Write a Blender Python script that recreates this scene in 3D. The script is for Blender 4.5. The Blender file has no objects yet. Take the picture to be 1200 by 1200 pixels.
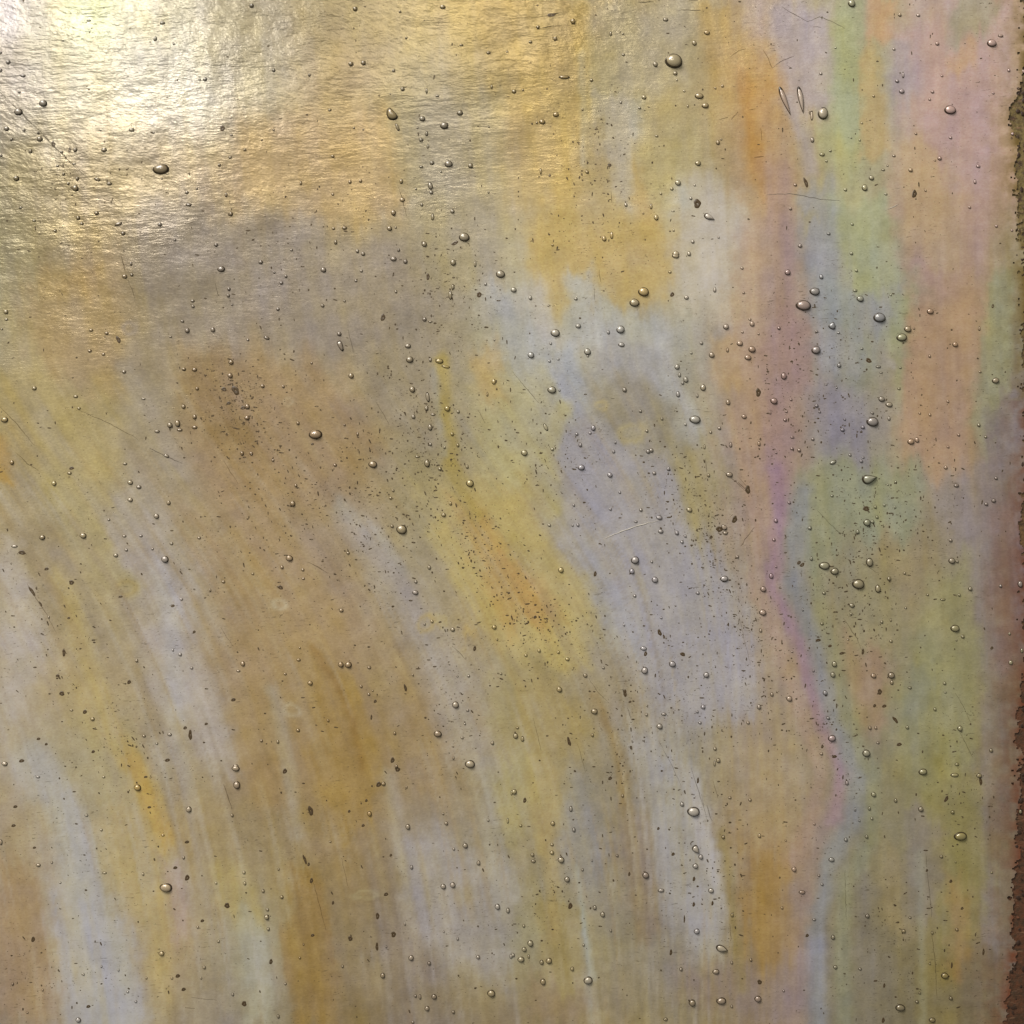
import bpy, bmesh, math, random
import numpy as np
from mathutils import Vector
random.seed(5)
SC = bpy.context.scene; COL = SC.collection
PX = 0.20/1200                       # one photo pixel on the glass, in metres: the view is 20 cm across
def P(x, y, z=0.): return Vector(((x-600)*PX, (600-y)*PX, z))

# ------------------------------------------------------------------ camera
cam = bpy.data.objects.new("camera", bpy.data.cameras.new("camera")); COL.objects.link(cam)
cam.location = (0, 0, .42); cam.data.sensor_width = 36; cam.data.lens = 36*.42/.20
cam.data.clip_start = .01; cam.data.clip_end = 50
SC.camera = cam
# ------------------------------------------------------------------ dim room, even all round
W = bpy.data.worlds.new("World"); SC.world = W; W.use_nodes = True
bg = W.node_tree.nodes["Background"]; bg.inputs[0].default_value = (.93,.97,1,1); bg.inputs[1].default_value = .14
# ------------------------------------------------------------------ lamps
def area(name, loc, target, sx, sy, power, col):
    l = bpy.data.lights.new(name,'AREA'); l.shape='RECTANGLE'; l.size=sx; l.size_y=sy; l.energy=power; l.color=col
    o = bpy.data.objects.new(name,l); COL.objects.link(o); o.location=loc
    o.rotation_euler = (Vector(target)-Vector(loc)).to_track_quat('-Z','Y').to_euler(); return o
area("added_soft_panel", (-.30,.52,.48), (.02,0,0), .42, .30, 7.0, (1,.97,.93))  # added soft light, unseen, for bubble highlights and their dark far sides
area("desk_lamp", (-.232,.296,.80), (-.08,.095,0), .06, .045, .85, (1,.97,.91))
area("far_lamp", (-.035,.318,.80), (-.012,.10,0), .05, .03, .34, (1,.93,.78))
SC.view_settings.view_transform='Standard'; SC.view_settings.look='None'
SC.view_settings.exposure=0; SC.view_settings.gamma=1; SC.view_settings.use_curve_mapping=False

# ---- iridescent film as it looks lit, glare and fall-off in the colours: (column, row) in photo pixels -> sRGB ----
GRID = [
 [(218,206,196),(250,243,190),(222,212,180),(175,160,125),(172,152,105),(205,180,118),(192,163,98),(180,160,115),(180,165,135),(185,162,140),(165,160,120),(180,155,140),(178,150,125)],
 [(208,194,176),(228,216,182),(226,218,200),(194,180,146),(185,160,112),(175,160,122),(180,156,98),(180,165,120),(185,165,115),(192,150,95),(160,160,130),(180,150,135),(175,148,120)],
 [(170,155,115),(180,160,120),(185,165,130),(192,165,118),(190,164,115),(165,152,120),(185,160,105),(180,160,115),(180,165,120),(180,147,108),(165,160,120),(180,150,130),(175,145,120)],
 [(168,155,115),(178,155,108),(165,150,125),(165,148,120),(165,148,118),(160,146,120),(180,170,145),(185,160,105),(180,165,135),(180,155,130),(160,160,125),(175,145,125),(160,145,110)],
 [(178,162,117),(180,155,107),(168,152,125),(165,145,115),(160,145,118),(160,146,122),(175,170,150),(165,162,150),(165,160,145),(165,140,125),(150,150,130),(175,145,115),(140,130,105)],
 [(180,160,112),(183,165,112),(160,142,108),(154,130,92),(165,145,110),(160,146,118),(180,170,130),(160,155,150),(165,155,130),(165,135,120),(145,140,130),(170,145,115),(125,105,95)],
 [(175,155,112),(175,160,120),(170,155,130),(170,145,105),(165,145,115),(170,155,112),(185,165,105),(155,150,150),(160,150,130),(160,135,120),(150,145,115),(155,140,110),(125,100,88)],
 [(180,165,140),(175,158,118),(170,155,130),(170,145,105),(168,145,110),(170,155,125),(185,160,105),(165,158,145),(155,150,145),(165,145,115),(150,140,105),(150,138,105),(125,98,85)],
 [(178,160,130),(180,160,118),(175,158,130),(168,142,97),(165,138,92),(165,145,115),(170,155,110),(160,145,115),(158,150,145),(165,145,118),(150,135,100),(145,138,95),(120,98,82)],
 [(178,162,135),(180,165,122),(170,155,125),(165,140,100),(165,135,82),(160,138,105),(165,150,110),(150,138,115),(155,145,125),(160,140,110),(140,130,100),(140,130,85),(118,98,82)],
 [(172,152,120),(180,168,140),(175,152,107),(165,145,102),(155,130,87),(152,138,118),(160,145,107),(145,135,120),(150,140,125),(160,130,87),(135,125,105),(135,125,80),(115,96,80)],
 [(165,142,110),(178,168,150),(170,148,112),(165,155,125),(150,130,92),(148,132,112),(155,145,110),(150,138,108),(142,132,118),(150,125,87),(130,120,100),(135,120,75),(112,94,80)],
 [(155,135,105),(170,162,145),(165,148,117),(150,138,115),(140,120,82),(142,126,100),(150,132,97),(150,135,105),(145,130,97),(142,120,90),(130,120,100),(125,112,75),(110,92,76)],
]
# soft-edged patches: (rgb, softness px, opacity, outline)
PATCH = [
 ((194,160,96),14,.6,[(822,0),(874,0),(892,100),(902,190),(886,250),(872,200),(864,130),(828,70)]),
 ((188,136,68),12,.7,[(868,80),(890,110),(899,180),(886,230),(874,170)]),
 ((205,170,105),8,.5,[(846,0),(856,0),(855,120),(846,120)]),
 ((190,160,88),14,.8,[(655,0),(688,0),(690,100),(686,160),(662,165),(650,80)]),
 ((178,165,135),16,.7,[(700,0),(815,0),(805,100),(720,115)]),
 ((182,172,155),12,.8,[(694,110),(705,180),(720,235),(735,250),(752,160),(740,110)]),
 ((172,168,155),12,.7,[(738,115),(760,120),(757,160),(746,165)]),
 ((186,158,100),9,.8,[(746,195),(756,200),(772,280),(770,310),(742,310)]),
 ((190,160,95),22,.7,[(600,60),(650,40),(690,170),(682,240),(640,300),(630,200),(600,150)]),
 ((186,160,100),14,.85,[(625,265),(665,250),(700,270),(780,262),(788,325),(772,360),(722,358),(697,322),(672,315),(663,380),(640,362),(625,320)]),
 ((188,178,162),16,.9,[(785,240),(830,190),(868,235),(884,330),(892,400),(862,380),(800,365),(792,310)]),
 ((180,180,172),10,.6,[(790,222),(805,222),(805,250),(788,248)]),
 ((174,172,164),9,.9,[(672,318),(690,318),(697,350),(740,372),(778,372),(792,430),(830,500),(825,540),(760,455),(700,445),(660,425),(655,385),(668,360)]),
 ((162,166,182),16,.9,[(640,405),(672,400),(690,450),(700,490),(660,500),(645,450)]),
 ((150,140,122),20,.85,[(690,445),(760,430),(802,480),(790,530),(745,515),(700,490)]),((158,152,148),14,.6,[(680,400),(760,395),(790,430),(740,445),(690,440)]),
 ((180,166,125),5,.5,[(728,500),(760,505),(752,520),(730,515)]),
 ((166,160,161),20,.9,[(640,510),(700,495),(745,525),(785,560),(800,610),(860,680),(890,770),(885,830),(830,850),(770,830),(700,720),(665,640),(645,570)]),
 ((168,165,160),16,.6,[(690,640),(720,700),(760,760),(740,800),(705,740),(680,680)]),
 ((165,150,105),18,.8,[(780,540),(830,510),(845,560),(825,630),(805,615)]),
 ((176,162,163),16,.85,[(905,0),(970,0),(975,100),(962,135),(928,115),(900,60)]),
 ((165,166,122),12,.85,[(975,10),(1012,0),(1018,90),(1008,200),(972,205),(962,150),(978,90)]),
 ((160,165,138),12,.7,[(978,85),(1008,90),(1008,150),(976,150)]),
 ((184,157,105),8,.8,[(1011,70),(1024,50),(1042,180),(1012,178)]),
 ((190,150,115),9,.8,[(1014,0),(1050,0),(1046,50),(1018,60)]),
 ((180,150,144),20,.85,[(1045,40),(1180,0),(1175,110),(1162,270),(1132,330),(1122,190),(1060,140)]),
 ((160,150,150),14,.6,[(1045,60),(1070,50),(1075,120),(1045,115)]),
 ((158,152,126),9,.75,[(1110,0),(1160,0),(1157,50),(1113,52)]),
 ((188,152,112),9,.7,[(1113,55),(1145,55),(1142,85),(1110,80)]),
 ((184,156,120),18,.8,[(1050,160),(1118,185),(1130,330),(1080,300),(1042,235)]),
 ((176,168,120),16,.6,[(960,150),(1000,170),(1030,250),(1000,255),(975,210)]),
 ((162,165,128),12,.85,[(968,245),(1038,222),(1058,300),(1070,380),(1050,400),(990,320),(958,290)]),
 ((158,156,156),14,.85,[(934,215),(972,225),(984,290),(1000,335),(1060,325),(1052,370),(1000,390),(1010,425),(955,440),(938,360)]),
 ((150,156,152),14,.6,[(955,320),(1000,330),(1000,380),(950,380)]),
 ((172,160,125),6,.8,[(938,243),(950,246),(955,262),(944,268)]),
 ((180,150,120),18,.75,[(862,270),(900,290),(915,420),(897,560),(884,650),(862,560),(850,450)]),
 ((186,152,102),12,.6,[(830,405),(855,390),(865,450),(840,470)]),
 ((165,134,130),15,.7,[(905,350),(940,385),(948,450),(918,465),(900,420)]),
 ((177,144,114),14,.85,[(1068,365),(1150,325),(1152,440),(1140,545),(1110,562),(1068,545),(1056,500),(1066,440)]),
 ((172,140,130),14,.6,[(1060,305),(1140,310),(1120,345),(1075,325)]),
 ((156,155,116),10,.8,[(1150,325),(1186,305),(1190,390),(1172,470),(1160,545),(1146,490)]),
 ((160,160,118),9,.7,[(1046,330),(1068,340),(1066,430),(1052,470),(1046,400)]),
 ((148,140,145),18,.85,[(950,450),(1022,455),(1022,545),(960,545)]),
 ((148,150,120),18,.8,[(928,560),(1000,540),(1055,545),(1085,570),(1080,625),(1000,640),(945,690),(925,630)]),
 ((150,140,145),16,.6,[(1090,560),(1160,540),(1180,600),(1150,700),(1128,700),(1120,620)]),
 ((142,132,130),20,.8,[(1165,470),(1192,440),(1186,560),(1172,720),(1165,860),(1158,1000),(1172,1120),(1150,1120),(1146,900),(1150,700)]),
 ((134,108,100),14,.55,[(1165,590),(1200,570),(1200,780),(1176,790),(1168,700)]),
 ((156,138,102),20,.7,[(1010,640),(1095,635),(1130,760),(1090,765),(1055,700)]),
 ((150,145,100),20,.75,[(1085,700),(1140,640),(1155,780),(1140,900),(1080,940),(1042,840)]),
 ((138,138,118),12,.6,[(1055,780),(1085,790),(1085,850),(1055,850)]),
 ((166,131,110),16,.6,[(998,750),(1030,755),(1046,850),(1030,860),(1006,805)]),
 ((140,130,78),16,.8,[(1090,890),(1148,920),(1160,1020),(1140,1110),(1100,1110),(1090,1000)]),
 ((164,126,76),12,.6,[(1104,1015),(1122,1025),(1134,1100),(1132,1140),(1116,1135),(1112,1070)]),
 ((138,126,112),14,.8,[(1060,940),(1110,960),(1095,1080),(1064,1080)]),
 ((150,132,98),12,.6,[(1035,990),(1062,1000),(1060,1100),(1035,1100)]),
 ((190,170,108),16,.85,[(505,615),(540,560),(600,555),(650,620),(692,690),(700,765),(650,780),(600,770),(560,730),(520,690)]),
 ((192,158,90),12,.85,[(530,590),(553,580),(600,650),(632,700),(645,735),(600,740),(570,700),(545,640)]),
 ((188,142,88),16,.4,[(585,655),(640,680),(660,720),(620,730)]),
 ((172,150,92),16,.75,[(600,780),(650,800),(690,850),(662,950),(655,1010),(628,1005),(610,900)]),
 ((150,145,138),16,.8,[(655,890),(695,925),(720,1000),(682,1060),(657,1000)]),
 ((146,126,98),14,.8,[(722,935),(768,950),(772,1090),(742,1095),(722,1000)]),
 ((166,161,156),18,.85,[(770,880),(808,895),(840,980),(864,1080),(850,1130),(792,1090),(765,960)]),
 ((172,150,110),16,.6,[(880,860),(930,870),(945,960),(920,1010),(860,960)]),
 ((162,128,72),12,.85,[(888,1005),(930,1010),(934,1100),(914,1150),(886,1160),(872,1060)]),
 ((158,138,84),12,.8,[(625,1060),(673,1070),(680,1160),(632,1160)]),
 ((155,130,98),14,.6,[(625,1150),(680,1165),(690,1200),(625,1200)]),
 ((146,128,118),16,.7,[(790,1130),(870,1140),(950,1110),(950,1200),(800,1170)]),
 ((190,178,162),14,.8,[(0,635),(22,640),(48,760),(32,850),(0,840)]),
 ((162,143,108),14,.75,[(18,615),(62,620),(92,700),(72,745),(42,700)]),
 ((184,162,108),16,.8,[(110,955),(175,945),(210,1020),(205,1130),(190,1190),(152,1090),(116,1010)]),
 ((174,152,140),12,.85,[(186,1005),(210,1010),(226,1065),(206,1115),(194,1070)]),
 ((182,162,102),12,.75,[(252,1000),(300,1045),(312,1085),(288,1095),(254,1050)]),
 ((172,167,145),10,.8,[(278,1065),(308,1090),(328,1200),(290,1200)]),
 ((166,138,102),14,.8,[(0,990),(48,1030),(74,1200),(0,1200)]),
 ((178,166,154),16,.88,[(130,560),(190,600),(222,700),(252,800),(280,900),(250,925),(202,820),(160,720),(126,640)]),
 ((170,143,102),22,.75,[(205,600),(330,600),(420,700),(462,780),(352,780),(322,850),(282,860),(252,720)]),
 ((165,134,74),9,.85,[(362,755),(416,785),(434,870),(438,950),(400,985),(374,900)]),
 ((162,134,86),14,.75,[(470,775),(498,815),(516,900),(512,950),(474,880)]),
 ((154,123,68),13,.85,[(330,1020),(368,1035),(392,1150),(386,1200),(352,1200),(332,1090)]),
 ((164,155,146),18,.85,[(462,980),(560,990),(602,1080),(592,1160),(502,1110),(466,1050)]),
 ((168,160,145),10,.8,[(562,885),(580,880),(588,960),(602,1060),(578,1065)]),
 ((178,165,115),14,.7,[(572,900),(610,880),(622,960),(600,1000),(585,960)]),
 ((172,161,149),20,.85,[(380,590),(438,615),(484,700),(524,740),(566,800),(572,900),(532,880),(502,770),(432,680)]),
 ((165,135,85),12,.7,[(300,880),(328,900),(336,950),(305,940)]),
 ((150,130,88),20,.5,[(250,900),(330,960),(330,1010),(280,990)]),
 ((183,156,108),18,.8,[(40,310),(140,298),(152,380),(140,470),(40,420),(30,350)]),
 ((186,150,88),14,.4,[(65,320),(120,315),(110,345),(70,342)]),
 ((186,166,112),20,.75,[(30,430),(140,470),(165,500),(160,570),(122,585),(70,510),(0,470)]),
 ((162,147,126),26,.8,[(160,240),(450,275),(500,330),(420,420),(230,400),(170,370)]),
 ((172,142,98),26,.7,[(215,415),(400,430),(450,500),(400,590),(250,590),(200,500)]),
 ((147,119,78),34,.6,[(225,415),(262,420),(300,480),(305,530),(262,515),(215,470)]),
 ((192,162,110),20,.7,[(280,150),(455,135),(470,255),(352,270),(280,230)]),
 ((190,150,75),9,.8,[(-60,500),(8,515),(20,570),(-60,580)]),
 ((172,158,134),18,.7,[(135,440),(200,450),(220,560),(150,600)]),
 ((184,174,130),14,.8,[(545,415),(598,430),(640,540),(602,560),(562,500)]),
 ((186,155,98),14,.7,[(545,410),(580,400),(590,470),(560,470)]),
 ((170,168,160),14,.8,[(560,315),(612,340),(642,430),(602,440),(578,380)]),
 ((166,153,122),16,.8,[(472,115),(588,100),(592,330),(502,330),(478,230)]),
]
PATCH += [((184,178,176),10,.7,[(183,650),(196,655),(212,700),(210,730),(196,715)]),((182,174,162),14,.75,[(640,330),(668,400),(640,410),(600,350)]),
 ((170,166,162),20,.5,[(700,860),(790,840),(840,950),(860,1010),(800,960),(740,900)]),((182,176,172),9,.7,[(792,890),(815,900),(850,1000),(866,1080),(848,1060),(815,960)]),
 ((186,180,172),12,.7,[(55,920),(80,930),(110,1010),(100,1050),(65,980)]),((175,171,172),14,.85,[(62,1055),(98,1035),(140,1080),(172,1200),(76,1200)]),((188,168,108),4,.75,[(515,665),(530,655),(548,658),(560,675),(555,690),(530,690)]),((188,168,108),4,.7,[(490,728),(505,717),(518,720),(520,732),(500,738)]),((186,158,92),4,.7,[(538,735),(553,738),(552,749),(538,746)]),
 ((176,168,160),5,.6,[(1040,410),(1045,408),(1047,420),(1040,420)])]
# soft-edged streaks: (rgb, half width px, softness px, opacity, path)
STREAK = [
 ((168,138,134),15,18,.7,[(905,200),(918,290),(928,360),(925,420),(912,500),(912,570)]),
 ((160,128,142),9,10,.88,[(912,545),(914,580),(908,640),(906,690),(936,750),(957,830),(988,905),(978,960)]),
 ((156,134,135),15,20,.6,[(980,945),(950,1010),(935,1090),(928,1200)]),
 ((176,146,128),9,9,.6,[(890,600),(884,690),(912,750),(935,830),(962,905),(950,960),(928,1010)]),
 ((140,141,144),11,11,.85,[(940,580),(930,680),(954,750),(976,840),(1006,905),(1000,960),(972,1020),(955,1090),(960,1200)]),
 ((142,142,112),9,10,.7,[(960,640),(958,700),(975,760),(995,840),(1024,905),(1020,980),(990,1040),(985,1100),(990,1200)]),
 ((150,124,78),6,8,.8,[(694,815),(716,860),(726,900),(731,940)]),
 ((150,130,80),5,6,.8,[(848,975),(858,1050),(870,1160)]),
 ((165,172,170),4,5,.8,[(672,1015),(683,1085),(692,1150)]),
 ((178,172,150),4,6,.6,[(690,1150),(696,1200)]),
 ((186,164,104),15,10,.8,[(72,680),(105,780),(125,850),(160,905),(180,950)]),
 ((194,160,84),11,9,.85,[(155,892),(178,945),(198,985)]),
 ((184,168,116),13,10,.75,[(60,560),(110,630),(130,670),(152,690)]),
 ((180,175,165),24,14,.85,[(38,895),(82,975),(110,1080),(140,1200)]),
 ((174,172,182),12,12,.8,[(98,1065),(122,1130),(140,1200)]),
 ((182,176,172),10,10,.8,[(185,665),(202,750),(206,840)]),
 ((160,142,112),8,8,.6,[(140,700),(165,770),(180,860)]),
 ((158,142,118),7,8,.5,[(60,640),(95,690),(120,760)]),
 ((174,160,134),8,7,.75,[(318,810),(336,890),(346,980)]),
 ((172,160,140),7,8,.7,[(455,910),(465,960),(470,1010)]),
 ((174,152,80),9,8,.85,[(515,420),(523,500),(532,560),(556,605)]),
 ((168,164,154),4,6,.6,[(506,430),(513,480),(520,530)]),
 ((174,166,150),8,8,.6,[(395,595),(440,630),(470,670)]),
 ((176,170,168),6,6,.5,[(790,890),(820,960),(838,1030)]),
 ((155,120,66),4,5,.6,[(366,760),(395,800),(415,840),(424,900)]),
 ((150,118,66),3,4,.5,[(366,1040),(378,1080),(390,1130)]),
 ((180,160,100),5,6,.6,[(615,860),(625,940),(632,1000)]),
 ((182,174,150),4,5,.5,[(680,60),(683,130),(684,190)]),
 ((176,152,95),7,8,.6,[(640,960),(645,1040),(648,1100)]),
 ((185,172,115),10,8,.6,[(660,480),(640,530),(650,600)]),
 ((162,152,162),7,8,.6,[(925,115),(945,160),(950,200)]),
 ((150,146,120),5,6,.6,[(1078,1000),(1078,1100),(1080,1200)]),
]
# pale drying rings left on the film: (x, y, rx, ry, rgb)
RINGS = [(214,724,14,12,(186,178,165)),(327,709,9,6,(196,186,158)),(342,832,11,8,(190,178,150)),(740,507,16,11,(186,170,120)),
 (147,690,13,9,(178,154,92)),(339,471,6,5,(190,170,130)),(498,731,9,10,(186,160,95)),(152,386,9,8,(170,155,140)),(705,474,7,6,(186,168,118)),(428,1048,16,5,(175,160,115))]

def fade(t): return t*t*t*(t*(t*6-15)+10)
def vnoise(x, y, seed):
    """smooth lattice noise in -1..1"""
    rng = np.random.RandomState(seed); tab = rng.rand(256,256)*2-1
    xi = np.floor(x).astype(int); yi = np.floor(y).astype(int)
    fx = fade(x-xi); fy = fade(y-yi)
    a=tab[yi&255,xi&255]; b=tab[yi&255,(xi+1)&255]; c=tab[(yi+1)&255,xi&255]; d=tab[(yi+1)&255,(xi+1)&255]
    return (a*(1-fx)+b*fx)*(1-fy)+(c*(1-fx)+d*fx)*fy
def fbm(x, y, seed, octs=4):
    v=0; a=.5
    for o in range(octs):
        t=.6*o; c,s=(math.cos(t),math.sin(t)) if seed>300 or seed in (11,31,51,61,81,95) else (1,0)
        v = v + a*vnoise((x*c-y*s)*2.1**o, (x*s+y*c)*2.1**o, seed+o); a*=.5
    return v
def seg_dist(x, y, pts, closed):
    d = np.full(x.shape, 1e9); inside = np.zeros(x.shape, bool)
    n = len(pts)
    for i in range(n if closed else n-1):
        (ax,ay),(bx,by) = pts[i], pts[(i+1)%n]
        dx,dy = bx-ax, by-ay
        t = np.clip(((x-ax)*dx+(y-ay)*dy)/(dx*dx+dy*dy+1e-9),0,1)
        d = np.minimum(d, np.hypot(x-ax-t*dx, y-ay-t*dy))
        if closed:
            c = ((ay>y)!=(by>y)) & (x < (bx-ax)*(y-ay)/(by-ay+1e-12)+ax)
            inside ^= c
    return np.where(inside,-d,d) if closed else d
FLOW_Y = [-300,300,430,520,600,700,800,900,1000,1100,1500]
FLOW_L = [-60,0,22,75,132,195,242,276,300,318,370]
def lean(x, y):
    """the sideways drift of the pulled streaks, so that x-lean is constant along a streak"""
    w = np.clip((960-x)/260,0,1); w = w*w*(3-2*w)
    return (.12+.88*w)*np.interp(y,FLOW_Y,FLOW_L)
# ragged right-hand margin of the film, eaten back to bare glass
EDGE_Y = [-200,0,60,100,130,160,200,270,330,420,520,600,640,760,830,900,1000,1060,1130,1200,1400]
EDGE_X = [1203,1203,1203,1199,1189,1192,1192,1196,1201,1203,1207,1202,1202,1205,1198,1195,1196,1189,1187,1178,1172]
def srgb2lin(c): return np.where(c<=.04045, c/12.92, ((np.maximum(c,0)+.055)/1.055)**2.4)
def film_srgb(X, Y):
    f = X - lean(X,Y)
    # pulled-glass streak noise: long down the flow, narrow across it, plus isotropic wobble
    wx = 12*fbm(X/70,Y/70,11) + 10*fbm(f/26,Y/210,21) + 5*fbm(f/7,Y/110,26,2) + 7*fbm(X/13,Y/13,31,4)
    wy = 24*fbm(f/20,Y/200,41) + 11*fbm(f/6.5,Y/130,46,3) + 12*fbm(X/70,Y/70,51) + 7*fbm(X/13,Y/13,61,4)
    x = X+wx; y = Y+wy
    G = np.array(GRID,float)
    gx = np.clip(x/100,0,11.999); gy = np.clip(y/100,0,11.999)
    ix=gx.astype(int); iy=gy.astype(int); fx=(gx-ix)[...,None]; fy=(gy-iy)[...,None]
    fx=fx*fx*(3-2*fx); fy=fy*fy*(3-2*fy)
    C = (G[iy,ix]*(1-fx)+G[iy,ix+1]*fx)*(1-fy)+(G[iy+1,ix]*(1-fx)+G[iy+1,ix+1]*fx)*fy
    def mix(C, rgb, d, soft, op, sl):
        a = op/(1+np.exp(np.clip(d/(soft*.30),-30,30)))
        C[sl] = C[sl]*(1-a[...,None]) + np.array(rgb,float)*a[...,None]
    xs=X[0]; ys=Y[:,0]
    def box(pts, m):
        px=[p[0] for p in pts]; py=[p[1] for p in pts]
        i0,i1=np.searchsorted(xs,[min(px)-m,max(px)+m]); j0,j1=np.searchsorted(ys,[min(py)-m,max(py)+m])
        return (slice(j0,j1),slice(i0,i1))
    for rgb,soft,op,pts in PATCH:
        sl=box(pts,soft*3+35); 
        if x[sl].size: mix(C,rgb,seg_dist(x[sl],y[sl],pts,True),soft,op,sl)
    for rgb,hw,soft,op,pts in STREAK:
        sl=box(pts,hw+soft*3+35)
        if x[sl].size: mix(C,rgb,seg_dist(x[sl]-.6*wx[sl],y[sl]-.6*wy[sl],pts,False)-hw,soft,op,sl)
    for rx0,ry0,a,b,rgb in RINGS:
        sl=box([(rx0,ry0)],30)
        r=np.hypot((X[sl]+wx[sl]*.2-rx0)/a,(Y[sl]+wy[sl]*.2-ry0)/b)
        al=.5*np.exp(-((r-.9)*3.2)**2)+.12*(r<.9)
        C[sl]=C[sl]*(1-al[...,None])+np.array(rgb,float)*al[...,None]
    # wisps drawn out along the flow: thin pale and thin ochre veils, most of them in the lower left
    def sm(t): t=np.clip(t,0,1); return t*t*(3-2*t)
    zone = .25+.75*sm((Y-380)/250)*sm((930-X)/120)
    for (w,l,seed,lo,hi,rgb,op) in ((11,330,141,.10,.42,(190,182,172),.55),(8,260,151,.14,.45,(168,140,92),.5),(15,380,161,.12,.4,(184,166,116),.4),(4,170,171,.12,.4,(186,178,160),.35),(3.5,150,181,.14,.42,(140,118,84),.35)):
        m = fbm(f/w,Y/l,seed,3)+.35*fbm(X/60,Y/60,seed+7,2)
        a = (.5*op*zone*sm((m-lo)/(hi-lo))*sm(.6+1.6*fbm(X/75,Y/110,seed+3,3)))[...,None]
        C = C*(1-a)+np.array(rgb,float)*a
    # interference hue drift along the streaks + mottling (colour changes, hardly any value change)
    h = (fbm(f/13,Y/170,71)*9 + fbm(X/30,Y/30,81,5)*10)[...,None]
    C = C + h*np.array([.45,.25,-.85])
    v = (fbm(f/5,Y/100,91)*4.5 + fbm(X/9,Y/9,95,4)*8 + fbm(X/26,Y/34,97,4)*9)[...,None]
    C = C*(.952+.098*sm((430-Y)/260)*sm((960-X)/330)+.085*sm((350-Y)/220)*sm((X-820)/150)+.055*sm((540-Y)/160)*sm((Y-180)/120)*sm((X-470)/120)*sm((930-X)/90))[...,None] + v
    g = C@np.array([.3,.55,.15]); C = g[...,None] + (C-g[...,None])*.90
    # brown staining that soaks in from the bare margin
    e = np.interp(Y,EDGE_Y,EDGE_X)-X
    a = (np.clip(.75*np.exp(-np.clip(e,0,99)/7)+.30*np.exp(-np.clip(e,0,200)/26),0,1)*sm(.55+1.1*fbm(X/11,Y/11,501,4)))[...,None]
    C = C*(1-a)+np.where((Y<470)[...,None],np.array([112,92,50.]),np.array([104,62,42.]))*a
    return np.clip(C, 20, 245)/255
# what a neutral sheet measures under this lamp set-up (sRGB level, every 200 photo pixels from 50): the photograph's colours
# are divided by it, which leaves light the lamps don't give in the film's colour
LIT = np.array([[224,222,196,185,143,132,126],
[184,177,152,145,135,127,124],
[143,139,138,132,128,122,120],
[131,130,127,125,121,119,117],
[126,124,122,120,118,115,114],
[121,119,118,117,115,113,111],
[117,116,115,113,112,111,108]])/255
def ALBEDO(C, X, Y):
    gx=np.clip((X-50)/183,0,5.999); gy=np.clip((Y-50)/183,0,5.999); ix=gx.astype(int); iy=gy.astype(int); fx=gx-ix; fy=gy-iy
    L=srgb2lin(LIT)
    l=(L[iy,ix]*(1-fx)+L[iy,ix+1]*fx)*(1-fy)+(L[iy+1,ix]*(1-fx)+L[iy+1,ix+1]*fx)*fy
    A=srgb2lin(C)*.30/l[...,None]
    return np.clip(A,.02,.8)
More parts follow.
